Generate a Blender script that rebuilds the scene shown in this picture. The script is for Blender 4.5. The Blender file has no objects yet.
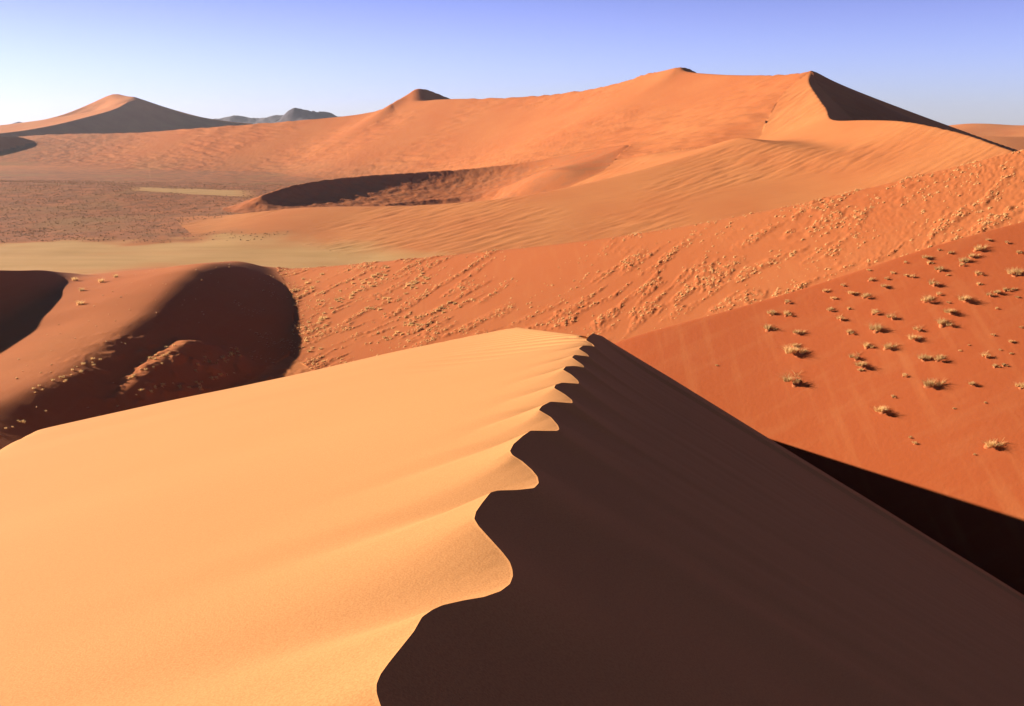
import bpy, math, random
import numpy as np
random.seed(7); RNG = np.random.default_rng(11)
C = bpy.context.scene.collection
scn = bpy.context.scene
F = 995.0; CX, CY = 512.0, 353.0
PITCH = math.radians(12.9); CP, SP = math.cos(PITCH), math.sin(PITCH)
SUN_AZ = math.radians(20.0)      # how far ahead of due left the sun stands
SUN_EL = math.radians(16.5)

def ray(px, py):
    u = (px-CX)/F; v = (py-CY)/F
    f = CP - v*SP; d = v*CP + SP
    return u/f, d/f              # sideways and downward run per metre ahead
def pt(px, py, D):
    u, d = ray(px, py)
    return (u*D, D, -d*D)

HAZE = 2.7e-5
# ------------------------------------------------------------------ noise
def _hash(ix, iy, seed):
    h = (ix.astype(np.int64)*374761393 + iy.astype(np.int64)*668265263 + seed*974634777) & 0xFFFFFFFF
    h = ((h ^ (h >> 13)) * 1274126177) & 0xFFFFFFFF
    return ((h ^ (h >> 16)) & 0xFFFF).astype(np.float32)/65535.0
def vnoise(x, y, seed=0):
    x0 = np.floor(x); y0 = np.floor(y); fx = (x-x0).astype(np.float32); fy = (y-y0).astype(np.float32)
    ux = fx*fx*fx*(fx*(fx*6-15)+10); uy = fy*fy*fy*(fy*(fy*6-15)+10)
    def g(dx, dy):
        a = _hash(x0+dx, y0+dy, seed)*6.2831853
        return np.cos(a)*(fx-dx) + np.sin(a)*(fy-dy)
    a = g(0,0)*(1-ux)+g(1,0)*ux; b = g(0,1)*(1-ux)+g(1,1)*ux
    return (a*(1-uy)+b*uy)*1.5
def fbm(x, y, oct=4, seed=0, gain=.5):
    s = 0; a = 1.0
    for k in range(oct):
        s = s + a*vnoise(x*2**k+13.7*k, y*2**k-7.1*k, seed+k); a *= gain
    return s
def rot(x, y, deg):
    c, s = math.cos(math.radians(deg)), math.sin(math.radians(deg))
    return x*c+y*s, -x*s+y*c
def sstep(a, b, x):
    t = np.clip((x-a)/(b-a), 0, 1); return t*t*(3-2*t)
def smax(a, b, w):
    return .5*(a+b+np.sqrt((a-b)**2+w*w))
def splus(x, w):
    return .5*(x+np.sqrt(x*x+w*w))

def boxblur(a, rr=9, rc=22):
    for _ in range(2):
        for ax, r in ((0, rr), (1, rc)):
            p = np.pad(a, [(r+1, r) if k == ax else (0, 0) for k in (0, 1)], 'edge').astype(np.float64)
            c = np.cumsum(p, ax); n = a.shape[ax]
            a = (np.take(c, np.arange(2*r+1, 2*r+1+n), ax)-np.take(c, np.arange(0, n), ax))/(2*r+1)
    return a.astype(np.float32)
# ------------------------------------------------------------------ ridges
def catmull(P, n=48, sm=1.6):
    """smooth curve through the crest points, evenly stepped and lightly blurred in plan and height"""
    P = np.array(P, float); out = []
    Q = np.vstack([2*P[0]-P[1], P, 2*P[-1]-P[-2]])
    tt = np.concatenate([[0], np.cumsum(np.sqrt(np.hypot(*(np.diff(Q[:,:2], axis=0).T))))])      # centripetal
    for i in range(1, len(Q)-2):
        t0, t1, t2, t3 = tt[i-1:i+3]; p0, p1, p2, p3 = Q[i-1:i+3]
        for t in np.linspace(t1, t2, 12, endpoint=False):
            a1 = (t1-t)/(t1-t0)*p0+(t-t0)/(t1-t0)*p1; a2 = (t2-t)/(t2-t1)*p1+(t-t1)/(t2-t1)*p2; a3 = (t3-t)/(t3-t2)*p2+(t-t2)/(t3-t2)*p3
            b1 = (t2-t)/(t2-t0)*a1+(t-t0)/(t2-t0)*a2; b2 = (t3-t)/(t3-t1)*a2+(t-t1)/(t3-t1)*a3
            out.append((t2-t)/(t2-t1)*b1+(t-t1)/(t2-t1)*b2)
    out.append(P[-1]); out = np.array(out)
    L = np.concatenate([[0], np.cumsum(np.hypot(*(np.diff(out[:,:2], axis=0).T)))])
    g = np.linspace(0, L[-1], n); out = np.stack([np.interp(g, L, out[:,k]) for k in range(3)], -1)
    if sm > 0:
        h = int(3*sm)+1; k = np.exp(-.5*(np.arange(-h, h+1)/sm)**2); k /= k.sum()
        pre = out[0]-(out[1]-out[0])*np.arange(h, 0, -1)[:,None]; post = out[-1]+(out[-1]-out[-2])*np.arange(1, h+1)[:,None]
        e = np.vstack([pre, out, post]); out = np.stack([np.convolve(e[:,j], k, 'valid') for j in range(3)], -1)
    return out

class Ridge:
    """a dune: crest polyline, slope of the flank on each side of it, how rounded the crest is.
       near = flank facing the right-hand side of the walking direction"""
    def __init__(s, name, pts, near, far, r=1.0, Ln=400., Lf=400., cn=.25, cf=.25, n=48, sm=1.6, reach=900., soft=True, cut=None):
        s.name=name; s.P = catmull([list(pt(*p)) if len(p)==3 else list(p[:3]) for p in pts], n, sm)
        s.near=near; s.far=far; s.r=r; s.Ln=Ln; s.Lf=Lf; s.cn=cn; s.cf=cf; s.reach=reach; s.soft=soft; s.cut=cut or (.75*reach, .25)
    def height(s, x, y):
        """x, y: 2D blocks; the nearest crest segment is found on a coarse grid, then refined point by point"""
        P = s.P; n = len(P)-1; Pf = P.astype(np.float32)
        DX = np.diff(Pf[:,0]); DY = np.diff(Pf[:,1]); DZ = np.diff(Pf[:,2])
        T = np.gradient(Pf[:,:2], axis=0); T /= np.hypot(T[:,0], T[:,1])[:,None]
        def seg(i, x, y):            # foot of the perpendicular on a crest whose tangent turns smoothly
            j = i+1
            f0 = (x-Pf[i,0])*T[i,0]+(y-Pf[i,1])*T[i,1]; f1 = (x-Pf[j,0])*T[j,0]+(y-Pf[j,1])*T[j,1]
            t = np.where(f0 < 0, 0, np.where(f1 > 0, 1, f0/np.maximum(f0-f1, 1e-6)))
            qx = x-Pf[i,0]-t*DX[i]; qy = y-Pf[i,1]-t*DY[i]
            tx = T[i,0]*(1-t)+T[j,0]*t; ty = T[i,1]*(1-t)+T[j,1]*t
            cl_ = ((f0 < 0) & (i > 0)) | ((f1 > 0) & (j < n))
            return (qx*qx+qy*qy)*np.where(cl_, 1.02, 1), t, tx*qy-ty*qx
        S = 8
        cx, cy = x[::S, ::S], y[::S, ::S]; bd = np.full(cx.shape, 1e18, np.float32); bi = np.zeros(cx.shape, np.int32)
        for i in range(n):
            d2, _, _ = seg(i, cx, cy); m = d2 < bd; bd[m] = d2[m]; bi[m] = i
        def up(v): return np.repeat(np.repeat(v, S, 0), S, 1)[:x.shape[0], :x.shape[1]]
        nx = np.vstack([bi[1:], bi[-1:]]); c00, c10 = up(bi), up(nx)
        c01, c11 = up(np.hstack([bi[:,1:], bi[:,-1:]])), up(np.hstack([nx[:,1:], nx[:,-1:]]))
        best = np.full(x.shape, 1e18, np.float32); sd = np.zeros_like(best); zz = np.zeros_like(best); uu = np.zeros_like(best)
        for c_, k in ((c00,0),(c00,-1),(c00,1),(c11,0),(c11,-1),(c11,1),(c01,0),(c10,0),((c00+c11)//2,0)):
            i = np.clip(c_+k, 0, n-1)
            d2, t, c = seg(i, x, y); m = d2 < best
            best = np.where(m, d2, best); sd = np.where(m, c, sd); uu = np.where(m, (i+t)/n, uu); zz = np.where(m, Pf[i,2]+t*DZ[i], zz)
        best = best/np.where((uu > .0005) & (uu < .9995) & (np.abs(uu*n-np.round(uu*n)) < 1e-6), 1.02, 1)
        d = np.sqrt(best); d0 = d
        if s.r > 0: d = np.sqrt(d*d+s.r*s.r)-s.r
        def ev(v, u):
            return np.interp(u, np.linspace(0, 1, len(v)), v) if isinstance(v, (list, tuple)) else v
        en = s.Ln*(1-np.exp(-d/s.Ln))*(1-s.cn)+s.cn*d
        ef = s.Lf*(1-np.exp(-d/s.Lf))*(1-s.cf)+s.cf*d
        # far down a flank the crest height that rules it is averaged, so hollows of the crest line leave no seam
        wgt = sstep(12, 70, d0)
        if s.soft and min(x.shape) > 60: zz = zz*(1-wgt)+boxblur(zz)*wgt; uu_ = uu*(1-wgt)+boxblur(uu)*wgt
        else: uu_ = uu
        sn = np.clip(sd/np.maximum(d0, 1e-3), -1, 1)
        sn = np.where((uu > .0005) & (uu < .9995), np.clip(sn*4, -1, 1), sn)
        dn = ev(s.near, uu_)*en; df = ev(s.far, uu_)*ef
        drop = (df+dn)/2+(df-dn)/2*sn + s.cut[1]*np.maximum(0, d0-s.cut[0])
        return (zz-drop).astype(np.float32)
    def box(s):
        return s.P[:,0].min()-s.reach, s.P[:,0].max()+s.reach, s.P[:,1].min()-s.reach, s.P[:,1].max()+s.reach

# all crests are walked from left to right of the view, so 'near' is the camera side
RIDGES = [
 Ridge('R', [(540,374,291),(600,347.5,286.3),(620,340,285),(700,318.5,279.4),(800,290.5,272.6),(900,257,266.3),(960,238,262.8),(1024,222,259.1),(1150,190,252.4),(1300,155,245)],
       near=[.66,.65,.62,.59,.56,.55,.55], far=.5, r=.6, Ln=2000, Lf=500, reach=500, sm=2.5),
 Ridge('M', [(200,275,700),(300,270.5,600),(345,266,575),(395,261,545),(500,251,500),(640,235,450),(760,214,425),(880,187,405),(960,166,395),(1024,150,385),(1200,105,370),(1400,60,350)],
       near=[.24,.27,.32,.38,.43,.45,.45,.45], far=.45, r=4, Ln=190, Lf=300, cn=.35, reach=900, sm=2.5),
 Ridge('G', [(235,263,600),(205,264,545),(180,275,500),(145,306,435),(98,346,380),(38,384,338),(-40,418,300),(-100,470,240),(-250,520,200)],
       near=.16, far=.48, r=10, Ln=200, Lf=110, cn=.5, cf=.1, reach=400),
 Ridge('L', [(122,394,345),(145,374,362),(165,357,380),(186,342,400)], near=.5, far=.45, r=3, Ln=2000, reach=90, sm=.5, n=16),
 Ridge('H', [(-500,290,360),(-300,284,390),(-150,276,420),(-60,271.5,455),(0,271,487),(48,272,537),(80,277,585)],
       near=[.6,.6,.6,.55,.3], far=.25, r=1.0, Ln=90, Lf=200, cn=.05, reach=400),
 Ridge('N', [(-300,180,1450),(-100,182,1420),(0,184,1400),(60,186,1380),(150,194,1300),(230,201,1250),(300,207,1200)],
       near=.055, far=.08, r=30, Ln=900, reach=1500),
 Ridge('Y', [(811,75.5,1200),(808,83,1170),(815,95,1120),(826,110,1060),(832,121,1010),(865,121,960),(905,122.5,900),(960,134,820),(1012,152,740),(1060,170,690),(1150,205,640)],
       near=[.52,.52,.5,.46,.42,.38,.34,.31,.28], far=.62, r=1, Ln=800, Lf=1500, cn=.25, reach=1500, sm=.6, n=60),
 Ridge('Z', [(150,226,1080),(200,221,1050),(300,208.5,1000),(400,207,960),(470,203,930),(540,194,920),(640,171,940),(700,154,965),(740,139,985)],
       near=[.10,.14,.17,.2,.21,.17,.13,.1], far=[.22,.22,.25,.3,.25,.2], r=10, Ln=300, Lf=160, cn=.3, reach=900),
 Ridge('X', [(262,196.5,1150),(275,191,1170),(300,184.5,1220),(350,178,1290),(400,174.5,1325),(450,171.5,1345),(500,167.5,1345),(540,163,1325),(590,155,1275),(625,149,1220)],
       near=[.6,.62,.62,.64,.68,.72,.72,.6,.5], far=[.45,.3,.15,.2,.3,.5], r=1.2, Ln=28, Lf=300, cn=.22, cf=.6, reach=700, cut=(110, .4)),
 Ridge('B', [(-400,150,3000),(-150,145,2950),(0,138,2850),(60,135,2700),(140,133,2550),(200,128.5,2430),(290,122,2300),(345,117,2230),(380,113,2170),(420,101,2100),(452,99.5,2030),(500,98.5,1920),(560,95,1790),(620,84,1650),(680,70.5,1500),(702,75,1440),(760,76,1310),(811,75.5,1200)],
       near=[.15,.15,.17,.21,.33,.46,.56,.6,.6,.52], far=.5, r=2, Ln=650, cn=.1, n=80, sm=1.2, reach=4000),
 Ridge('S', [(392,105,2130),(405,97,2140),(415,90,2145),(424,89.5,2150),(436,93.5,2160),(452,100,2170),(465,104,2180)], near=[.75,.7,.62,.65,.7,.7], far=.6, r=1, Ln=900, reach=380, n=30, sm=.6),
 Ridge('T', [(640,80,1600),(665,73,1530),(679,69,1500),(688,69.5,1505),(700,76,1510),(712,82,1510)], near=[.62,.62,.62,.72,.72], far=.6, r=1, Ln=900, reach=380, n=30, sm=.6),
 Ridge('W', [(-60,137,2550),(0,136,2600),(24,139,2620),(46,151,2600)], near=.62, far=.4, r=2, Ln=900, reach=400, sm=.5, n=16),
 Ridge('K', [(811,75.5,1200),(870,97.5,1215),(950,127,1230),(1015,150,1240),(1100,178,1240)],
       near=.62, far=.4, r=1, Ln=3000, reach=800, sm=.8),
 Ridge('Q', [(-300,150,2900),(-100,140,3100),(0,133.5,3300),(40,128,3500),(80,119,3800),(120,107.5,4100),(137,98.5,4250),(170,111,4350),(215,121,4500),(250,124,4600)],
       near=.5, far=.25, r=3, Ln=1500, reach=2500, sm=.8),
 Ridge('Q2', [(-200,140,4400),(0,129,4400),(60,116,4500),(90,104,4600),(114,93.5,4600),(124,96,4550),(134,97,4500)],
       near=.35, far=.4, r=5, Ln=1500, reach=2500, sm=.8),
 Ridge('E1', [(200,121,8200),(222,118.5,8200),(240,116.5,8200),(262,118,8200),(284,115.5,8200),(300,121,8200)], near=.35, far=.4, r=20, reach=2500, sm=.6),
 Ridge('E2', [(278,122,6200),(290,109.5,6200),(305,108.5,6200),(325,110.5,6300),(345,115,6300),(372,114.5,6300),(400,117,6300)], near=.6, far=.5, r=10, reach=2000, sm=.6),
 Ridge('E3', [(-200,124,8500),(0,126,8500),(16,121.5,8500),(30,125,8500),(50,121,8500),(90,130,8500)], near=.4, far=.4, r=20, reach=2500, sm=.6),
 Ridge('V1', [(900,132,3400),(950,125.5,3300),(975,123.5,3200),(1000,124.5,3150),(1024,126,3100),(1080,120,3000),(1200,126,2900)], near=.2, far=.4, r=10, Ln=800, reach=1800),
 Ridge('V2', [(930,140,2500),(985,136.5,2450),(1024,137,2420),(1100,134,2400)], near=.45, far=.3, r=4, Ln=1200, reach=1500),
]
RN = {r.name: i+1 for i, r in enumerate(RIDGES)}
FLOOR = -101.0

def terrain(x, y):
    """height, index of the ridge that rules, every mask the sand needs"""
    x = x.astype(np.float32); y = y.astype(np.float32)
    dist = np.sqrt(x*x+y*y)
    H = FLOOR + 1.2*fbm(x/160, y/160, 3, 5) + np.zeros_like(x)
    own = np.zeros(x.shape, np.int16); top = H.copy()
    wx = 6*fbm(x/90, y/90, 2, 31); wy = 6*fbm(x/90, y/90, 2, 41)
    for i, r in enumerate(RIDGES):
        x0, x1, y0, y1 = r.box()
        m = (x > x0) & (x < x1) & (y > y0) & (y < y1)
        ro = np.where(m.any(1))[0]; cl = np.where(m.any(0))[0]
        if not len(ro): continue
        k = (slice(ro[0], ro[-1]+1), slice(cl[0], cl[-1]+1))
        h = r.height(x[k], y[k])
        g = h > top[k]; own[k] = np.where(g, i+1, own[k]); top[k] = np.maximum(top[k], h)
        w = np.clip(dist[k]*.006, .8, 14)
        H[k] = np.maximum(smax(H[k], h, w) - .0, H[k])
    return H, own

def detail(x, y, H, own):
    z = H.copy()
    def on(names, fn):
        m = np.isin(own, [RN[n] if n else 0 for n in names])
        if m.any(): z[m] += fn(x[m], y[m], H[m])
    def hum(x, y, h):          # sand hummocks held by grass, in streaks laid along the slope
        x = x+9*fbm(x/70, y/70, 2, 67); y = y+9*fbm(x/70, y/70, 2, 68)
        a, b = rot(x, y, 38)
        st = fbm(a/22, b/8, 3, 51); patch = sstep(-.05, .45, fbm(a/90, b/45, 2, 71)+.25)
        return patch*(.36*np.maximum(st, -.1)+.6*np.abs(fbm(x/4, y/4, 3, 61))*sstep(-.1, .3, st)) + .35*sstep(60,200,x)*np.abs(fbm(x/3.5,y/3.5,2,66))
    on(['M'], hum)
    on(['G','H'], lambda x, y, h: .5*fbm(x/45, y/45, 2, 77))
    def big(x, y, h):
        a, b = rot(x, y, -35)
        return 1.7*fbm(a/50, b/11, 3, 81)*sstep(-.3, .3, fbm(x/260, y/260, 2, 82)+.12) + .35*fbm(x/9, y/9, 3, 83)*(1-sstep(-60, 0, h))
    on(['B'], big)
    def apron(x, y, h):
        a, b = rot(x, y, 30)
        return .5*fbm(a/34, b/8, 3, 91)*sstep(-.3, .4, fbm(x/150, y/150, 2, 92)+.1)
    on(['Y','Z'], apron)
    on(['X'], lambda x, y, h: .7*fbm(x/14, y/14, 3, 95)*(1-sstep(-20, 60, x)))
    on(['N', 0], lambda x, y, h: .3*fbm(x/22, y/30, 4, 97, .6)*sstep(850, 950, y))
    def clods(x, y, h): return 1.7*np.maximum(0, fbm(x/9, y/9, 3, 63))*np.exp(-((x+120)/34)**2-((y-372)/42)**2)
    on(['G','L','M',0], clods)
    on(['E1','E2','E3'], lambda x, y, h: 18*fbm(x/220, y/220, 4, 99))
    return z

def masks(x, y, z, own):
    """veg, pan, red, pale: which ground this is"""
    dist = np.sqrt(x*x+y*y)
    n = fbm(x/70, y/70, 3, 111)
    flat = 1-sstep(FLOOR+1.5, FLOOR+9, z+2*n)
    pan = flat*(1-sstep(845, 890, y+50*n-(x+300)*.10))*sstep(500, 640, y)
    ax = x/np.maximum(y, 1)
    pan2 = sstep(1290, 1310, y+300*(ax+.32)+12*n)*(1-sstep(1420, 1470, y-500*(ax+.32)+20*n))*sstep(-.385, -.36, ax)*(1-sstep(-.28,-.25,ax))*(x > -700)
    toe = (own == RN['Z'])*.08*(1-sstep(-96, -62, z+6*n))*(1-sstep(250, 400, x))
    pan = np.maximum.reduce([pan, pan2, toe])
    vegN = ((own == RN['N'])|(own == 0))*sstep(820, 900, y)*(1-sstep(2000, 2600, y))
    veg = np.maximum(vegN*(1-pan), 0)
    lowB = (own == RN['B'])*(1-sstep(-95, -50, z))*.6*(1-sstep(-300,0,x))
    lowX = (own == RN['X'])*sstep(-.1,.3,fbm(x/20,y/20,3,5))*.35
    lowZ = (own == RN['Z'])*(1-sstep(-99, -90, z+4*n))*.7*(1-sstep(-330,-150,x+120*n))
    far_l = sstep(-800,-1100,x)*(own == RN['B'])*.8
    veg = np.clip(np.maximum.reduce([veg, lowB, lowX, lowZ, far_l]), 0, 1)
    rock = ((own >= RN['E1'])&(own <= RN['E3'])).astype(np.float32)
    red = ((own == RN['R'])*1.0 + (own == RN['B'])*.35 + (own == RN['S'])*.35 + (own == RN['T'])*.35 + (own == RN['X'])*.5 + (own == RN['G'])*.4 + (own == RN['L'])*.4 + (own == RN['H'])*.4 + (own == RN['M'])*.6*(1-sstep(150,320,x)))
    return veg, pan, np.clip(red,0,1), rock

# ------------------------------------------------------------------ mesh helpers
def mesh_np(name, V, Fc, mat, smooth=True, attrs=None):
    me = bpy.data.meshes.new(name)
    nv, nf = len(V), len(Fc); k = Fc.shape[1]
    me.vertices.add(nv); me.vertices.foreach_set('co', np.ascontiguousarray(V, np.float32).ravel())
    me.loops.add(nf*k); me.loops.foreach_set('vertex_index', np.ascontiguousarray(Fc, np.int32).ravel())
    me.polygons.add(nf); me.polygons.foreach_set('loop_start', np.arange(0, nf*k, k, dtype=np.int32))
    me.update(calc_edges=True)
    if smooth: me.polygons.foreach_set('use_smooth', np.ones(nf, bool))
    for a, vals in (attrs or {}).items():
        at = me.attributes.new(a, 'FLOAT', 'POINT'); at.data.foreach_set('value', np.ascontiguousarray(vals, np.float32))
    for m in (mat if isinstance(mat, (list, tuple)) else [mat]): me.materials.append(m)
    me.validate(); me.update()
    return me
def link(name, me, parent=None, loc=None):
    o = bpy.data.objects.new(name, me); C.objects.link(o)
    if parent: o.parent = parent
    if loc is not None: o.location = loc
    return o
def tag(o, label=None, cat=None, group=None, kind=None):
    if label: o['label'] = label
    if cat: o['category'] = cat
    if group: o['group'] = group
    if kind: o['kind'] = kind
    return o
def grid_faces(nr, nc):
    i = np.arange(nr-1)[:,None]*nc + np.arange(nc-1)[None,:]
    return np.stack([i, i+1, i+nc+1, i+nc], -1)

# ------------------------------------------------------------------ materials
def new_mat(name):
    m = bpy.data.materials.new(name); m.use_nodes = True
    nt = m.node_tree; nt.nodes.clear()
    out = nt.nodes.new('ShaderNodeOutputMaterial'); b = nt.nodes.new('ShaderNodeBsdfPrincipled')
    nt.links.new(b.outputs[0], out.inputs[0]); b.inputs['Roughness'].default_value = .95
    b.inputs['Specular IOR Level'].default_value = .1
    return m, nt, b
def N(nt, t, **kw):
    n = nt.nodes.new(t)
    for k, v in kw.items(): setattr(n, k, v)
    return n
def mixc(nt, fac, a, b):
    n = N(nt, 'ShaderNodeMix', data_type='RGBA')
    for sock, v in ((n.inputs[0], fac), (n.inputs[6], a), (n.inputs[7], b)):
        if isinstance(v, (tuple, float, int)): sock.default_value = v if not isinstance(v, tuple) else (*v, 1)
        else: nt.links.new(v, sock)
    return n.outputs[2]
def noise(nt, vec, scale, detail=4, rough=.55):
    n = N(nt, 'ShaderNodeTexNoise'); n.inputs['Scale'].default_value = scale
    n.inputs['Detail'].default_value = detail; n.inputs['Roughness'].default_value = rough
    nt.links.new(vec, n.inputs['Vector']); return n.outputs['Fac']
def ramp(nt, fac, lo, hi):
    n = N(nt, 'ShaderNodeMapRange'); n.inputs['From Min'].default_value = lo; n.inputs['From Max'].default_value = hi
    nt.links.new(fac, n.inputs['Value']); return n.outputs['Result']
def mapping(nt, vec, scale=(1,1,1), rotz=0):
    n = N(nt, 'ShaderNodeMapping'); n.inputs['Scale'].default_value = scale; n.inputs['Rotation'].default_value = (0,0,rotz)
    nt.links.new(vec, n.inputs['Vector']); return n.outputs['Vector']
def attr(nt, name):
    n = N(nt, 'ShaderNodeAttribute'); n.attribute_name = name; return n.outputs['Fac']
def bump(nt, h, strength, distance, normal=None):
    n = N(nt, 'ShaderNodeBump'); n.inputs['Strength'].default_value = strength; n.inputs['Distance'].default_value = distance
    nt.links.new(h, n.inputs['Height'])
    if normal is not None: nt.links.new(normal, n.inputs['Normal'])
    return n.outputs['Normal']

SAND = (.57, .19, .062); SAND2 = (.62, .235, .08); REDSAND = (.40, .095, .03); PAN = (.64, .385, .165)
VEG = (.47, .175, .075); VEG2 = (.28, .125, .06); ROCK = (.12, .11, .14)
def far_sand():
    m, nt, b = new_mat('wind_blown_sand')
    geo = N(nt, 'ShaderNodeNewGeometry'); P = geo.outputs['Position']
    base = mixc(nt, ramp(nt, noise(nt, P, .012, 5), .35, .65), SAND, SAND2)
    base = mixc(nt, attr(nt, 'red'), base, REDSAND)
    ds = noise(nt, mapping(nt, P, (.35,.03,.03), math.radians(-32)), 1.0, 5)
    base = mixc(nt, ramp(nt, ds, .52, 1.5), base, (.56, .22, .08))
    st = noise(nt, mapping(nt, P, (.03,.25,.1), math.radians(35)), 1.0, 4)
    base = mixc(nt, ramp(nt, st, .5, 1.3), base, (.46, .16, .06))
    vg = mixc(nt, ramp(nt, noise(nt, mapping(nt, P, (.05,.05,.05)), 1.0, 6, .7), .4, .62), VEG, VEG2)
    vg = mixc(nt, ramp(nt, noise(nt, P, .008, 3), .5, .7), vg, (.36,.18,.075))
    base = mixc(nt, attr(nt, 'veg'), base, vg)
    pn = mixc(nt, ramp(nt, noise(nt, mapping(nt, P, (.01,.04,.01)), 1.0, 5), .4, .7), PAN, (.56,.33,.13))
    base = mixc(nt, attr(nt, 'pan'), base, pn)
    rk = mixc(nt, ramp(nt, noise(nt, P, .01, 6), .4, .6), ROCK, (.17,.15,.17))
    base = mixc(nt, attr(nt, 'rock'), base, rk)
    nt.links.new(base, b.inputs['Base Color'])
    h1 = noise(nt, P, .8, 6, .65)
    n1 = bump(nt, h1, .22, .5)
    nt.links.new(n1, b.inputs['Normal'])
    return m
def near_sand():
    m, nt, b = new_mat('pale_orange_sand')
    geo = N(nt, 'ShaderNodeNewGeometry'); P = geo.outputs['Position']
    base = mixc(nt, ramp(nt, noise(nt, P, .05, 4), .35, .7), (.66,.315,.12), (.69,.335,.13))
    grain = noise(nt, P, 28, 2, .6)
    base = mixc(nt, ramp(nt, grain, .42, .62), base, (.60,.27,.10))
    nt.links.new(base, b.inputs['Base Color'])
    rip = N(nt, 'ShaderNodeTexWave', wave_type='BANDS', bands_direction='X')
    rip.inputs['Scale'].default_value = 1.3; rip.inputs['Distortion'].default_value = 3.5; rip.inputs['Detail'].default_value = 3
    nt.links.new(mapping(nt, P, (1,1,1), math.radians(28)), rip.inputs['Vector'])
    n1 = bump(nt, rip.outputs['Fac'], .012, .05)
    n2 = bump(nt, noise(nt, P, 3.0, 6, .7), .12, .04, n1)
    n3 = bump(nt, grain, .25, .02, n2)
    nt.links.new(n3, b.inputs['Normal'])
    return m
M_FAR = far_sand(); M_NEAR = near_sand()

# ------------------------------------------------------------------ the foreground dune
CREST_PX = [(404,752),(394,733),(385,716),(379.6,702.7),(376.5,692.4),(376.5,684),(380.7,673.8),(389,662.4),(401.4,646.9),(413.8,631.4),(422,616.9),(432.4,609.6),(442.7,605),(463.4,600.3),(484,596.8),(500.6,591),(510,583.8),(513,575.5),(512.3,569.4),(509.9,562),(502.7,552.5),(491.8,540.5),(478.6,526),(474.2,518.8),(476,511.6),(482,503),(490.6,492.3),(497.8,490.4),(517,489.9),(534,488),(538.8,483),(537.6,476.6),(531.6,469.4),(522,461),(512.3,455),(509.9,450.8),(513.5,444),(523,435.7),(530.4,430.6),(543.6,430.8),(556.9,430.8),(559.3,429.2),(558,425.3),(550.6,416.8),(538.7,410),(542,405.8),(550.6,401.5),(562.5,402.4),(572.7,403.2),(571.9,399.8),(564.2,393.9),(554,387.9),(555.7,384.5),(562.5,382.5),(571,383.2),(579.2,383.7),(577.8,380.3),(571,374.3),(562.9,369.6),(565.9,366.3),(576,365.8),(584.6,367.9),(582.9,365),(571.9,357.3),(574.4,354.8),(582.9,355.6),(589.4,356.8),(587,353.9),(578.7,348.8),(583,345.4),(589.7,345.7),(594.8,346.8),(592,343.7),(586,340.3),(588.9,336),(593,333.5)]
HC, S_AL, S_SL, S_WW, XA, XB = 4.0, .16, .62, .22, -1.5, .09
def crest_pts():
    out = []; last = 0
    for px, py in CREST_PX:
        u, d = ray(px, py)
        kx = -.31
        for _ in range(3):
            y = (HC + kx*XA)/(d - S_AL + kx*u - kx*XB); kx = -.31+.13*min(1, max(0, (y-12)/22))
        y = max(y, last*1.0012)
        out.append((u*y, y, -d*y)); last = y
    return np.array(out)
CR = crest_pts()
YE = CR[-1,1]
def crest_curve(y):
    """x and z of the crest at every y"""
    ys = CR[:,1]; yy = np.asarray(y, float)
    # monotone-ish smooth interpolation (dense resample, light blur)
    g = np.geomspace(ys[0], ys[-1], 1600)
    gx = np.interp(g, ys, CR[:,0]); gz = np.interp(g, ys, CR[:,2])
    k = np.hanning(9); k /= k.sum()
    px_ = np.pad(gx, 4, 'edge'); pz_ = np.pad(gz, 4, 'edge')
    gx = np.convolve(px_, k, 'valid'); gz = np.convolve(pz_, k, 'valid')
    x = np.interp(yy, g, gx); z = np.interp(yy, g, gz)
    # towards and behind the viewer
    lo = yy < ys[0]
    xb = XA+XB*yy; wob = .45*np.sin(yy*1.9+2.2)
    bl = np.clip((ys[0]-yy)/2.0, 0, 1)
    xl = (1-bl)*CR[0,0] + bl*(xb+wob)
    x = np.where(lo, xl, x); z = np.where(lo, -HC-S_AL*yy - S_SL*(xl-xb), z)
    # the tail that sinks into the saddle
    S = np.array([[gx[-1], ys[-1], gz[-1]], list(pt(602,336,130)), list(pt(606,342,165)), list(pt(611,360,205)), list(pt(616,382,250)), list(pt(620,398,305)), list(pt(622,410,360))])
    hi = yy > ys[-1]
    x = np.where(hi, np.interp(yy, S[:,1], S[:,0]), x); z = np.where(hi, np.interp(yy, S[:,1], S[:,2]), z)
    return x, z
def wplane_pt(px, py, cap=170):
    u, d = ray(px, py)
    den = d - S_AL + S_WW*u - S_WW*XB
    y = (HC + S_WW*XA)/den if den > 0 else cap
    return min(y, cap)*u, min(y, cap)
RIM_PX = [(593,333.5),(560,330),(520,326),(480,320.5),(440,327.5),(400,337),(350,350),(300,363),(250,377.5),(200,391),(150,402),(100,412),(60,421),(35,429),(15,440),(0,447.5),(-40,470),(-120,515),(-260,600)]
RIM = np.array([wplane_pt(*p) for p in RIM_PX])
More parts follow.
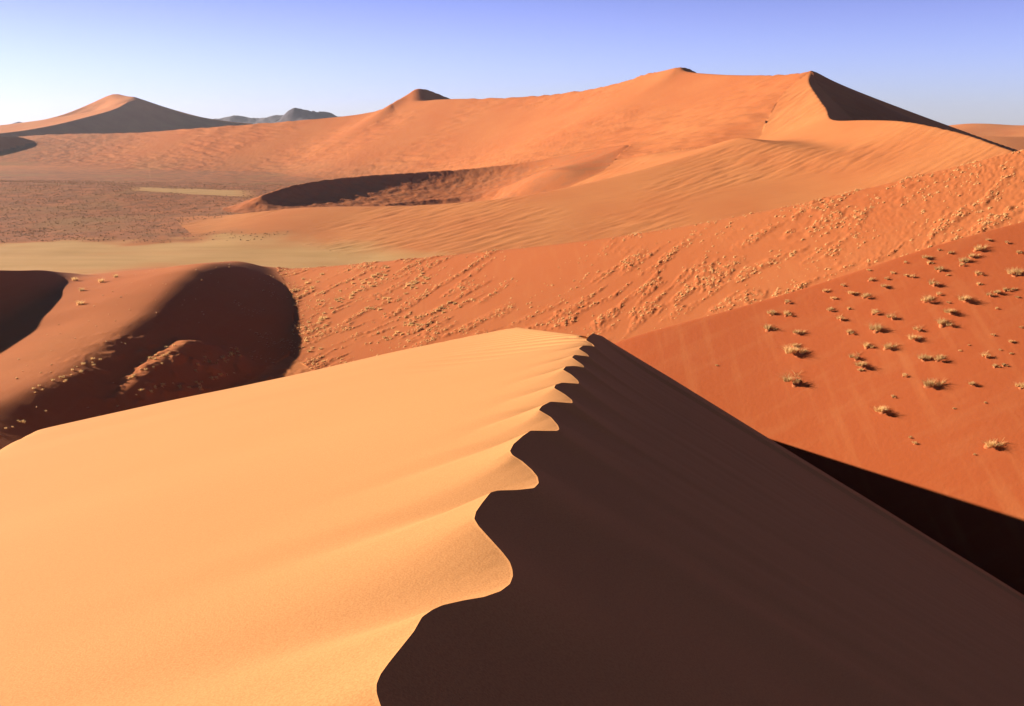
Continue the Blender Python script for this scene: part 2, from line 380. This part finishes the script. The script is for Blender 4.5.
def build_near():
    def rows():
        y = [-45.0]
        while y[-1] < 330:
            a = abs(y[-1]); s = .35 if y[-1] < 3 else min(.6, max(.035, .0045*a))
            y.append(y[-1]+s)
        return np.array(y)
    ys = rows(); xc, zc = crest_curve(ys)
    xbar = XA+XB*ys
    U = zc - (-HC - S_AL*ys + S_WW*(xc-xbar))          # how far the crest departs from the even windward plane
    U = np.where(ys > YE, 0, U)
    # smoothed versions for further down the flank
    g = np.linspace(-45, 330, 12000); Ug = np.interp(g, ys, U)
    def blur(v, w):
        k = np.hanning(w*2+1); k /= k.sum(); return np.convolve(np.pad(v, w, 'edge'), k, 'valid')
    U1, U2 = blur(Ug, 22), blur(Ug, 70)
    # left
    tl = np.concatenate([[0], np.geomspace(.04, 130, 420)])
    Y = np.repeat(ys[:,None], len(tl), 1); XC = xc[:,None]; T = tl[None,:]
    Xl = XC - T
    Wp = -HC - S_AL*Y + S_WW*(Xl-(XA+XB*Y))
    m = np.clip(.07*Y-.3, .4, 1.8)
    yq = Y + m*T
    sc = np.clip(.25+.035*Y, .35, 3.0)                  # undulations keep their size with the crest's
    b1 = sstep(0, 1, T/1.6); b2 = sstep(0, 1, T/4)
    u0 = np.interp(yq, ys, U); u1 = np.interp(yq, g, U1); u2 = np.interp(yq, g, U2)
    uu = (u0*(1-b1)+u1*b1)*(1-b2) + u2*b2
    dec = np.exp(-T/np.where(Y < 15, 2.2, np.maximum(1.0, 2.2-.09*(Y-15))))
    Zl = Wp + uu*dec*sstep(-8, 2, Y+10) 
    Zl += .25*fbm(Xl/34+3, Y/34, 2, 201)*sstep(3, 20, T)
    # small cusps along the far rim
    R = RIM; poly = np.vstack([R, [[-160, 30], [-160,-200], [400,-200], [400, R[0,1]]]])
    def sdist(X, Yv):
        best = np.full(X.shape, 1e9); 
        for i in range(len(R)-1):
            ax, ay = R[i]; bx, by = R[i+1]; dx, dy = bx-ax, by-ay
            t = np.clip(((X-ax)*dx+(Yv-ay)*dy)/(dx*dx+dy*dy), 0, 1)
            best = np.minimum(best, np.hypot(X-ax-t*dx, Yv-ay-t*dy))
        ins = np.zeros(X.shape, bool); n = len(poly)
        for i in range(n):
            x1, y1 = poly[i]; x2, y2 = poly[(i+1)%n]
            c = ((y1 > Yv) != (y2 > Yv)) & (X < (x2-x1)*(Yv-y1)/(y2-y1+1e-12)+x1)
            ins ^= c
        return np.where(ins, -best, best)
    q = sdist(Xl, Y)
    cusp = .35*np.maximum(0, np.sin((Xl*1.0+Y*.45)*2.1))*np.exp(-np.abs(q)/5)*sstep(60, 80, Y)*(1-sstep(-3,-9,Xl+.0*Y)*sstep(0,1,.0))*(Xl > -14)
    Zl -= cusp
    Zl -= .66*splus(q, .9)
    spine = np.where(Y > YE, zc[:,None]-.6*T, -999)
    Zl = np.maximum(Zl, spine)
    Zl[:,0] = zc
    # right: the slip face
    tr = np.geomspace(.03, 210, 420)
    T = tr[None,:]; Yr = np.repeat(ys[:,None], len(tr), 1); Xr = XC + T
    Zr = zc[:,None] - S_SL*T
    # slip face is even: pull it to the common plane as it falls, with faint tongues near the lip
    Zp = -HC - S_AL*Yr - S_SL*(Xr-(XA+XB*Yr))
    k = sstep(YE, YE+60, Yr)
    sag = .10*np.sin(np.clip(T/sc[:, :1],0,3)/3*math.pi)*sc[:, :1]
    e = zc[:,None] - (-HC - S_AL*Yr - S_SL*(XC-(XA+XB*Yr)))
    Zr = np.where(Yr < YE, Zp + e*np.exp(-T/2.0), Zr) - sag*.25
    Zr += .12*fbm(Yr/3.0, Xr/30, 2, 77)*sstep(0, 6, T)
    X = np.concatenate([Xl[:, ::-1], Xr], 1); Z = np.concatenate([Zl[:, ::-1], Zr], 1)
    YY = np.repeat(ys[:,None], X.shape[1], 1)
    Z = np.maximum(Z, -111.5)
    V = np.stack([X, YY, Z], -1).reshape(-1, 3)
    Fc = grid_faces(*X.shape).reshape(-1, 4)
    zf = V[:,2][Fc]; keep = (zf.max(1) > -111.4)
    Fc = Fc[keep]
    me = mesh_np('dune', V, Fc, M_NEAR)
    # sharp lip: mark the crest column's edges sharp
    ncl = len(tl)-1; nc = X.shape[1]
    en = np.empty(len(me.edges)*2, np.int32); me.edges.foreach_get('vertices', en); en = en.reshape(-1, 2)
    sh = ((en[:,0] % nc) == ncl) & ((en[:,1] % nc) == ncl)
    at = me.attributes.new('sharp_edge', 'BOOLEAN', 'EDGE'); at.data.foreach_set('value', sh)
    o = link('dune', me); tag(o, 'pale orange foreground dune with a winding knife-edge crest and shaded slip face', kind='structure')
    return o
build_near()

# ------------------------------------------------------------------ the dune field
def radii():
    r = [118.0]
    while r[-1] < 11500:
        D = r[-1]
        s = .45 if D < 300 else .8 if D < 640 else 1.8 if D < 1350 else 4 if D < 2600 else 8 if D < 5000 else 30
        r.append(D+s)
    return np.array(r)
RR = radii()
az = np.concatenate([np.radians(np.linspace(-50,-30,240,endpoint=False)), np.radians(np.linspace(-30, 30, 1300, endpoint=False)), np.radians(np.linspace(30, 50, 241))])
A, D = np.meshgrid(az, RR)
GX = D*np.tan(A)*.0 + D*np.sin(A)/np.cos(A)*np.cos(A); GY = D*np.cos(A)
GH, OWN = terrain(GX, GY)
GZ = detail(GX, GY, GH, OWN)
VEGM, PANM, REDM, ROCKM = masks(GX, GY, GH, OWN)
print('grid', GX.shape)
nr, nc = GX.shape
V = np.stack([GX, GY, GZ], -1).reshape(-1, 3)
FA = grid_faces(nr, nc).reshape(-1, 4)[:, ::-1]
fo = OWN.reshape(-1)[FA[:,0]]
GROUPS = [
 ('dune', ['R'], 'steep red dune face dotted with dry grass tufts beyond the dark slip face'),
 ('dune', ['M'], 'long orange ridge with hummocky grass streaks crossing behind the foreground crest'),
 ('dune', ['G','H','L'], 'low rounded red dunes half in shadow beside the pale pan'),
 ('hill', ['N'], 'brown scrub-covered rise beyond the pale pan'),
 ('dune', ['Y','Z'], 'smooth orange apron of the great dune above the pale pan'),
 ('dune', ['X'], 'curved dark-fronted ridge in the bowl of the great dune'),
 ('dune', ['B','K','S','T','W'], 'great orange dune with a sharp peak and a dark right face on the skyline'),
 ('dune', ['Q','Q2'], 'distant pyramid dune with a purple shaded front'),
 ('mountain', ['E1'], 'pale blue-grey far hills on the horizon'),
 ('mountain', ['E2'], 'flat-topped blue far hill'),
 ('mountain', ['E3'], 'tiny dark far hills at the edge of the horizon'),
 ('dune', ['V1','V2'], 'hazy pink far dunes beyond the dark face of the great dune'),
]
def sub(name, idx, label):
    sel = np.isin(fo, idx)
    if not sel.any(): return
    f = FA[sel]; used, inv = np.unique(f, return_inverse=True)
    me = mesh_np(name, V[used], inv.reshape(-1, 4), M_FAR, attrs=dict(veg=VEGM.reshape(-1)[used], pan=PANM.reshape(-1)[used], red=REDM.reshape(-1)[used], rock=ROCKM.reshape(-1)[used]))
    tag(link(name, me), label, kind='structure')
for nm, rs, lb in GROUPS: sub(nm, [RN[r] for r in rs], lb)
sub('valley_floor', [0], 'pale flat pan and valley floor between the dunes')

# one sheet of ground out to the horizon, under everything
g = np.array([[-12900,-12900,-112],[12900,-12900,-112],[12900,12900,-112],[-12900,12900,-112]], float)
gm = mesh_np('ground', g, np.array([[0,1,2,3]]), M_FAR, smooth=False, attrs=dict(veg=[.6]*4, pan=[0]*4, red=[0]*4, rock=[0]*4))
tag(link('ground', gm), 'desert ground reaching to the horizon', kind='structure')

# ------------------------------------------------------------------ grass tufts, each on its little mound of sand
def simple_mat(name, c1, c2, scale, rough=.9, trans=0):
    m, nt, b = new_mat(name)
    geo = N(nt, 'ShaderNodeNewGeometry'); oi = N(nt, 'ShaderNodeObjectInfo')
    f = noise(nt, geo.outputs['Position'], scale, 3)
    c = mixc(nt, ramp(nt, f, .35, .65), c1, c2)
    hv = N(nt, 'ShaderNodeHueSaturation'); nt.links.new(c, hv.inputs['Color'])
    vr = N(nt, 'ShaderNodeMapRange'); vr.inputs['To Min'].default_value = .8; vr.inputs['To Max'].default_value = 1.15
    nt.links.new(oi.outputs['Random'], vr.inputs['Value']); nt.links.new(vr.outputs[0], hv.inputs['Value'])
    nt.links.new(hv.outputs[0], b.inputs['Base Color']); b.inputs['Roughness'].default_value = rough
    if trans:
        tr = N(nt, 'ShaderNodeBsdfTranslucent'); nt.links.new(hv.outputs[0], tr.inputs[0]); mx = N(nt, 'ShaderNodeMixShader'); mx.inputs[0].default_value = trans
        out = [n for n in nt.nodes if n.type == 'OUTPUT_MATERIAL'][0]
        nt.links.new(b.outputs[0], mx.inputs[1]); nt.links.new(tr.outputs[0], mx.inputs[2]); nt.links.new(mx.outputs[0], out.inputs[0])
    return m
M_STRAW = simple_mat('dry_straw_grass', (.95,.72,.36), (.86,.56,.24), 3.0, .9, .45)
M_SCRUB = simple_mat('grey_green_scrub', (.28,.155,.07), (.42,.24,.12), .6, .9, .3)
M_MOUND = simple_mat('drifted_sand', (.46,.125,.045), (.54,.18,.07), 1.0)
M_MOUND2 = simple_mat('drifted_pale_sand', (.60,.27,.10), (.68,.36,.15), 1.0)

def blade_np(rng, n, spread=.5, h=.5, w=.03, seg=2, bend=.35):
    """n curved blades fanning out of a loose footprint; returns verts, quads"""
    th = rng.uniform(0, 2*math.pi, n); rr = spread*.75*np.sqrt(rng.uniform(0, 1, n))
    bx, by = rr*np.cos(th), rr*np.sin(th)
    ta = th+rng.normal(0, .7, n); lean = rng.uniform(.1, 1.0, n)*bend*2; L = h*rng.uniform(.55, 1.1, n)*(1-.35*rr/spread)
    V = []; Fc = []
    wd = np.stack([-np.sin(ta), np.cos(ta)], -1)
    for k in range(seg+1):
        t = k/seg
        px = bx+np.cos(ta)*lean*L*t*t*1.2; py = by+np.sin(ta)*lean*L*t*t*1.2; pz = L*(t-.25*lean*t*t)
        ww = w*(1-.85*t)*.5
        V.append(np.stack([px-wd[:,0]*ww, py-wd[:,1]*ww, pz], -1)); V.append(np.stack([px+wd[:,0]*ww, py+wd[:,1]*ww, pz], -1))
    V = np.stack(V, 1)                                   # n, 2(seg+1), 3
    base = (np.arange(n)*2*(seg+1))[:,None]
    for k in range(seg): Fc.append(base+np.array([[2*k, 2*k+1, 2*k+3, 2*k+2]]))
    return V.reshape(-1, 3), np.concatenate(Fc).reshape(-1, 4)
def mound_np(rng, rx=.55, ry=.5, h=.22, nr=6, na=16):
    V = []; ph = rng.uniform(0, 6.28, 3)
    for i in range(nr+1):
        r = i/nr
        for j in range(na):
            a = 2*math.pi*j/na; wob = 1+.14*math.sin(2*a+ph[0])+.09*math.sin(3*a+ph[1])
            x = rx*r*wob*math.cos(a); y = ry*r*wob*math.sin(a)
            if x > 0: x *= 1.35                           # the tail drifted down-wind
            V.append((x, y, h*(.5+.5*math.cos(math.pi*min(1, r)))*(1+.2*math.sin(5*a+ph[2])*r) - .10*r*r - .12*(r > .99)))
    Fc = [(i*na+j, i*na+(j+1)%na, (i+1)*na+(j+1)%na, (i+1)*na+j) for i in range(nr) for j in range(na)]
    return np.array(V), np.array(Fc)
VAR = []
for k in range(6):
    rg = np.random.default_rng(100+k)
    parts = []; off = 0
    for c in range(4+k % 3):                              # a tuft is several clumps
        v, f = blade_np(rg, 52, .22, .42*rg.uniform(.5, 1.3), .036, 2, .8)
        v[:,0] += rg.normal(0, .3); v[:,1] += rg.normal(0, .26); v[:,2] += .02
        parts.append((v, f+off)); off += len(v)
    bv = np.concatenate([p[0] for p in parts]); bf = np.concatenate([p[1] for p in parts])
    mv, mf = mound_np(rg, .34, .3, h=.10+.04*rg.random())
    VAR.append((mesh_np('grass_tuft', bv, bf, M_STRAW, smooth=False), mesh_np('sand_mound', mv, mf, M_MOUND), bv, bf, mv, mf))
def joined(name, k, nb, mats, h=.5, mh=.2, seed=0):
    rg = np.random.default_rng(seed+k)
    bv, bf = blade_np(rg, nb, .42, h, .06, 2, .5); mv, mf = mound_np(rg, .42, .38, h=mh, nr=4, na=10)
    bv[:,2] += mh*.5
    me = mesh_np(name, np.concatenate([mv, bv]), np.concatenate([mf, bf+len(mv)]), mats, smooth=True)
    me.polygons.foreach_set('material_index', np.array([0]*len(mf)+[1]*len(bf), np.int32)); me.update(); return me
SMALL = [joined('grass_tuft', k, 60, [M_MOUND2, M_STRAW], seed=300) for k in range(6)]

COLAZ = az
def hit(px, py, dmin=0):
    """where the sight line to a pixel first meets the dune field"""
    u, d = ray(px, py); j = int(np.clip(np.searchsorted(COLAZ, math.atan(u)), 1, len(COLAZ)-1))
    if abs(COLAZ[j-1]-math.atan(u)) < abs(COLAZ[j]-math.atan(u)): j -= 1
    dg = -GZ[:,j]/GY[:,j]; ok = np.where((dg <= d) & (RR > dmin))[0]
    if not len(ok): return None
    i = ok[0]
    return float(GX[i,j]), float(GY[i,j]), float(GZ[i,j]), int(OWN[i,j])
def px_of(x, y, z):
    f = y*CP - z*SP; v = (-z*CP - y*SP)/f
    return CX+F*x/f, CY+F*v
def big_tuft(px, py, w, label, group=None, k=0):
    p = hit(px, py+w*.18)
    if p is None: return
    x, y, z, _ = p; s = w/995*y*1.05
    b, m = VAR[k % 6][:2]
    o = link('grass_tuft', b, loc=(x, y, z)); o.scale = (s*.95, s*.95, s*(1.1+.4*RNG.random())); o.rotation_euler = (0, 0, RNG.uniform(-.5, .5))
    tag(o, label, 'grass tuft', group)
    c = link('sand_mound', m, o)
    return o
G_UP = 'grass tufts high on the steep red dune face'; G_MID = 'grass tufts on the middle of the steep red dune face'; G_LOW = 'tiny sprigs low on the steep red dune face'
NAMED = [
 (797,379.5,20,'large lone straw tuft with a long dark shadow, lowest at the left'),
 (799.5,352,17,'big ragged tuft straight above the lone one with the long shadow'),
 (768,327,12,'leftmost straw tuft of the red dune face, casting a thin shadow'),
 (797,331,10,'faint loose tuft third up in the left column on the red face'),
 (772,313,8,'small dark-based tuft at the upper left of the red dune face'),
 (787,301,7,'topmost small tuft of the left group below the red ridge line'),
 (857.5,356.5,11,'straw tuft at the upper left of the close trio in mid face'),
 (864,364,12,'straw tuft at the lower right of the close trio in mid face'),
 (867,346,10,'flat tuft at the top of the close trio in mid face'),
 (886,347,12,'wide low tuft just right of the close trio in mid face'),
 (876.5,328,13,'broad bushy tuft above the close trio in mid face'),
 (874,312.5,9,'upright narrow tuft above the broad bushy one in mid face'),
 (893.5,316,10,'small tuft beside the upright narrow one, to its right'),
 (884,408.5,14,'bright straw tuft low on the face with a tiny sprig above it'),
 (893,397.5,5,'tiny sprig just above the bright low tuft on the red face'),
 (928.5,383.5,17,'wide spreading tuft alone at the centre of the red face'),
 (925,358,12,'left one of two touching tufts side by side on the red face'),
 (939,358,12,'right one of two touching tufts side by side on the red face'),
 (920,329.5,9,'tuft above another thin flat tuft, left of the long double tuft'),
 (917,339,10,'thin flat tuft just under a rounder tuft in the middle of the face'),
 (943,322,15,'long double tuft with a dark right end high on the red face'),
 (989,444,17,'big round tuft standing alone at the bottom right of the red face'),
 (1015,272.5,13,'tall pale tuft near the right edge high on the red face'),
 (927,298.5,13,'low double tuft lying flat near the top of the red face'),
 (934.5,283.5,11,'pale tuft with a dark right side close under the ridge'),
 (967,298.5,12,'two-lobed tuft with a shadow between, upper right of the face'),
 (978,273,8,'bright compact tuft with a sharp dark shadow near the ridge'),
 (976.5,249,11,'uppermost loose tuft right under the red ridge line'),
 (1021,385.5,10,'straw tuft at the right edge half way down the red face'),
 (866,295.5,10,'short wide tuft with a black shadow near the ridge, left of centre'),
 (841.5,317.5,9,'slanting tuft ending in a black shadow, left of the upright narrow one'),
]
for k, (a, b, c, lb) in enumerate(NAMED): big_tuft(a, b, c, lb, 'grass tufts on the steep red dune face', k)
LESSER = [(787,314,9),(825,290.5,6),(834,298.5,6),(830,310,7),(844,286,5),(855,293.5,8),(849,309,5),(870,279,7),(869,271,4),(892,273.5,5),(888,279,5),(887,286,7),(849.5,332,8),(794,345.5,8),(860.5,370.5,6),(904,375,6),(987,356,9),(973,384.5,7),(995,366.5,7),(1010,353,4),(954,410,3),(985,403,3),(994,335,5),(1013,342,5),(1004,365,6),(974,455,4),(914.5,443,5),(910,438,4),(1022,328,4),(929,257.5,8),(929,263,6),(949,252.5,6),(940,269,9),(938,293.5,6),(950,303,4),(952.5,311,11),(978,284.5,5),(972,255.5,8),(964.5,260.5,9),(961,264.5,6),(990.5,295,8),(998,293,7),(1005.5,289.5,7),(1012,289.5,5),(1017.5,298,4),(996,309,4),(914,277,6),(907,275,5),(939,250.5,4),(947,275,4),(717,366,3),(905,262,4),(1008,243,5),(990,240,5),(1019,252,6),(968,345,3),(960,352,3),(1000,350,3)]
for k, (a, b, c) in enumerate(LESSER):
    if b < 300: big_tuft(a, b, c, 'small straw tuft scattered among larger ones high on the steep red dune face', G_UP, k+2)
    elif b < 395: big_tuft(a, b, c, 'small sparse tuft scattered half way down the steep red dune face', G_MID, k+2)
    else: big_tuft(a, b, c, 'tiny sprig of grass low on the steep red dune face', G_LOW, k+2)
def small_tuft(px, py, w, label, group, jit=0):
    p = hit(px, py+w*.2)
    if p is None or p[1] > 720: return False
    x, y, z, _ = p; s = w/995*y
    o = link('grass_tuft', SMALL[RNG.integers(6)], loc=(x, y, z-.02*s)); o.scale = (s, s, s*RNG.uniform(.7, 1.1)); o.rotation_euler = (0, 0, RNG.uniform(-.6, .6))
    tag(o, label, 'grass tuft', group); return True
MOUNDS = [(75,279,9,'left one of three high grass mounds on the lit flank by the dark hollow'),(101.5,280.6,9,'middle one of three high grass mounds on the lit flank by the dark hollow'),(115.6,276,7,'highest and rightmost grass mound on the lit flank by the pan'),
          (82,289.4,8,'flat dark grass mound under the top three on the lit flank'),(79.7,302.5,11,'largest and lowest grass mound on the lit flank beside the dark hollow')]
for a, b, c, lb in MOUNDS: small_tuft(a, b, c, lb, 'grass mounds on the lit flank beside the dark hollow')
def along(poly, n, spread):
    P = np.array(poly, float); L = np.concatenate([[0], np.cumsum(np.hypot(*(np.diff(P, axis=0).T)))])
    t = RNG.uniform(0, L[-1], n); return np.stack([np.interp(t, L, P[:,0])+RNG.normal(0, spread, n), np.interp(t, L, P[:,1])+RNG.normal(0, spread*.7, n)], -1)
BANDS = [
 ([(28,392),(60,382),(85,366),(106,355)], 20, 4, 4.5, 'tuft in the upper left band of grass inside the big shadow', 'upper left band of tufts in the shadow'),
 ([(0,430),(20,420),(40,408)], 10, 4, 4.5, 'tuft in the lowest left band of grass by the pale sand edge', 'lowest left band of tufts in the shadow'),
 ([(124,382),(140,370),(158,358),(172,347)], 18, 4, 4.6, 'tuft on the lit streak in the middle of the big shadow', 'tufts on the lit streak in the shadow'),
 ([(198,372),(205,362),(222,358),(238,350)], 22, 4, 4.4, 'tuft in the dense right-hand patch of grass inside the big shadow', 'right-hand patch of tufts in the shadow'),
 ([(125,392),(160,386),(200,384),(235,372)], 26, 4, 4.4, 'tuft in the long low band of grass just above the pale sand edge', 'long low band of tufts in the shadow'),
 ([(304,272),(316,298),(320,320),(312,345),(300,352)], 22, 7, 5.0, 'single rounded tuft on bare sand just right of the big shadow edge', 'tufts beside the shadow edge'),
 ([(333,302),(356,290),(372,280),(392,267)], 28, 4, 4.8, 'tuft in the leftmost slanting streak of grass on the orange ridge', 'leftmost grass streak on the orange ridge'),
 ([(370,312),(392,298),(408,288),(428,276)], 30, 4, 5.0, 'tuft in the dark second slanting streak of grass on the orange ridge', 'second grass streak on the orange ridge'),
 ([(376,342),(410,322),(440,312),(462,304)], 26, 4, 4.6, 'tuft in the streak of grass close above the pale foreground crest', 'grass streak above the foreground crest'),
]
nt_ = 0
for poly, n, spv, w_, lb, gp in BANDS:
    for (a, b) in along(poly, n, spv):
        if nt_ < 300-len(NAMED)-len(LESSER)-len(MOUNDS): nt_ += small_tuft(a, b, w_*RNG.uniform(.6, 1.35), lb, gp)

def scatter(name, pts, sizes, lib, mats, label):
    """tens of thousands of blades too many to count: one mesh"""
    Vs, Fs, Ms = [], [], []; off = 0
    for (x, y, z), s in zip(pts, sizes):
        v, f, mi = lib[RNG.integers(len(lib))]; a = RNG.uniform(-.8, .8); c_, s_ = math.cos(a), math.sin(a)
        w = np.empty_like(v); w[:,0] = (v[:,0]*c_-v[:,1]*s_)*s+x; w[:,1] = (v[:,0]*s_+v[:,1]*c_)*s+y; w[:,2] = v[:,2]*s+z
        Vs.append(w); Fs.append(f+off); Ms.append(mi); off += len(v)
    me = mesh_np(name, np.concatenate(Vs), np.concatenate(Fs), mats)
    me.polygons.foreach_set('material_index', np.concatenate(Ms).astype(np.int32)); me.update()
    return tag(link(name, me), label, 'grass', kind='stuff')
def lib(seed, nb, h, mh, nr=3, na=8, bw=.09):
    out = []
    for k in range(8):
        rg = np.random.default_rng(seed+k); bv, bf = blade_np(rg, nb, .42, h, bw, 2); mv, mf = mound_np(rg, h=mh, nr=nr, na=na); bv[:,2] += mh*.4
        out.append((np.concatenate([mv, bv]), np.concatenate([mf, bf+len(mv)]), np.array([0]*len(mf)+[1]*len(bf))))
    return out
def pick(mask, n, wfun):
    idx = np.where(mask.reshape(-1))[0]; W = wfun(GX.reshape(-1)[idx], GY.reshape(-1)[idx]); W = np.clip(W, 0, None)
    area = np.gradient(RR)[(idx//nc)]*RR[idx//nc]; W = W*area; W = W/W.sum()
    return RNG.choice(idx, n, replace=False, p=W)
mM = (OWN == RN['M']) & (GY < 700) & (np.abs(A) < math.radians(38))
def wM(x, y):
    x = x+9*fbm(x/70, y/70, 2, 67); y = y+9*fbm(x/70, y/70, 2, 68)
    a, b = rot(x, y, 38)
    return sstep(.0, .5, fbm(a/22, b/8, 3, 51))*sstep(-.05, .45, fbm(a/90, b/45, 2, 71)+.25) + .12*sstep(0, .4, fbm(x/30, y/30, 2, 7)) + .55*sstep(20, 240, x)*sstep(-.15,.2,fbm(a/40,b/10,2,13))
def put(idx, lo, hi, p=1.6):
    X, Y_, Z_ = GX.reshape(-1)[idx]+RNG.uniform(-.4,.4,len(idx)), GY.reshape(-1)[idx], GZ.reshape(-1)[idx]
    return list(zip(X, Y_, Z_)), lo+(hi-lo)*RNG.random(len(idx))**p
p_, s_z = put(pick(mM, 15000, wM), .4, 1.5)
scatter('grass', p_, s_z, lib(400, 12, .55, .15), [M_MOUND2, M_STRAW], 'straw tufts and sand hummocks in slanting streaks over the orange ridge')
mG = ((OWN == RN['G'])|(OWN == RN['H'])) & (GX > -200) & (GY > 260)
def wG(x, y): return sstep(.1, .5, fbm(x/30, y/30, 3, 17))*sstep(-150, -120, x)+.02
p_, s_z = put(pick(mG, 350, wG), .5, 1.5)
scatter('grass', p_, s_z, lib(440, 10, .5, .2), [M_MOUND, M_STRAW], 'fine specks of grass in the shadowed hollow')
mN = (VEGM > .35) & (GY < 1700) & (GY > 830) & (np.abs(A) < math.radians(36))
p_, s_z = put(pick(mN, 15000, lambda x, y: .3+sstep(-.1, .5, fbm(x/60, y/25, 3, 19))), 0.8, 2.3)
scatter('undergrowth', p_, s_z, lib(480, 9, .45, .22, 3, 7, .14), [M_SCRUB, M_SCRUB], 'low brown scrub covering the rise beyond the pale pan')

# ------------------------------------------------------------------ the dry air between here and the far dunes
hb = np.array([[sx_*13000, sy_*13000+0, z_] for z_ in (-114, 260) for sy_ in (-1, 1) for sx_ in (-1, 1)], float)
hf = np.array([[0,2,3,1],[4,5,7,6],[0,1,5,4],[2,6,7,3],[0,4,6,2],[1,3,7,5]])
hm = bpy.data.materials.new('dry_air'); hm.use_nodes = True; hn = hm.node_tree; hn.nodes.clear()
ho = hn.nodes.new('ShaderNodeOutputMaterial'); hv = hn.nodes.new('ShaderNodeVolumePrincipled')
hv.inputs['Color'].default_value = (.80, .86, 1, 1); hv.inputs['Density'].default_value = HAZE; hv.inputs['Anisotropy'].default_value = .3
hn.links.new(hv.outputs[0], ho.inputs['Volume'])
tag(link('haze', mesh_np('haze', hb, hf, hm, smooth=False)), 'thin dry haze over the desert', kind='stuff')

# ------------------------------------------------------------------ light, sky, camera
w = bpy.data.worlds.new('World'); scn.world = w; w.use_nodes = True
nt = w.node_tree; bg = nt.nodes['Background']
sky = nt.nodes.new('ShaderNodeTexSky'); sky.sky_type = 'NISHITA'; sky.sun_disc = False
sky.sun_elevation = SUN_EL
sdir = (-math.cos(SUN_AZ)*math.cos(SUN_EL), math.sin(SUN_AZ)*math.cos(SUN_EL), math.sin(SUN_EL))
sky.sun_rotation = math.atan2(sdir[0], sdir[1])
sky.altitude = 600; sky.dust_density = .15; sky.air_density = 1.0; sky.ozone_density = 2.0
tc = N(nt, 'ShaderNodeTexCoord'); sx = N(nt, 'ShaderNodeSeparateXYZ'); nt.links.new(tc.outputs['Generated'], sx.inputs[0])
el = N(nt, 'ShaderNodeMapRange'); el.interpolation_type = 'SMOOTHSTEP'; el.inputs['From Min'].default_value = .04; el.inputs['From Max'].default_value = .3
el.inputs['To Min'].default_value = 1.36; el.inputs['To Max'].default_value = .05; nt.links.new(sx.outputs[2], el.inputs['Value'])
tint = N(nt, 'ShaderNodeVectorMath', operation='MULTIPLY')
e2 = N(nt, 'ShaderNodeMapRange'); e2.inputs['From Max'].default_value = .10; nt.links.new(sx.outputs[2], e2.inputs['Value'])
nt.links.new(mixc(nt, e2.outputs[0], (.74, .86, 1.6), (.92, .80, 1.62)), tint.inputs[1])
nt.links.new(sky.outputs[0], tint.inputs[0])
sc_ = N(nt, 'ShaderNodeVectorMath', operation='SCALE'); nt.links.new(tint.outputs[0], sc_.inputs[0]); nt.links.new(el.outputs[0], sc_.inputs['Scale'])
nt.links.new(sc_.outputs[0], bg.inputs[0]); bg.inputs[1].default_value = .05
sl = bpy.data.lights.new('sun', 'SUN'); sl.energy = 5.0; sl.angle = math.radians(.55); sl.color = (1, .86, .70)
so = bpy.data.objects.new('sun', sl); C.objects.link(so)
from mathutils import Vector
so.rotation_euler = Vector(sdir).to_track_quat('Z', 'Y').to_euler(); so.location = (-50, 20, 60)

cam = bpy.data.cameras.new('camera'); co = bpy.data.objects.new('camera', cam); C.objects.link(co)
cam.sensor_width = 36; cam.lens = 36*F/1024; cam.clip_start = .1; cam.clip_end = 60000
co.location = (0, 0, 0); co.rotation_euler = (math.pi/2-PITCH, 0, 0)
scn.camera = co
scn.cycles.diffuse_bounces = 1
scn.view_settings.view_transform = 'Standard'; scn.view_settings.look = 'None'
scn.view_settings.exposure = 1.05; scn.view_settings.gamma = 1
scn.render.resolution_x = 1024; scn.render.resolution_y = 706
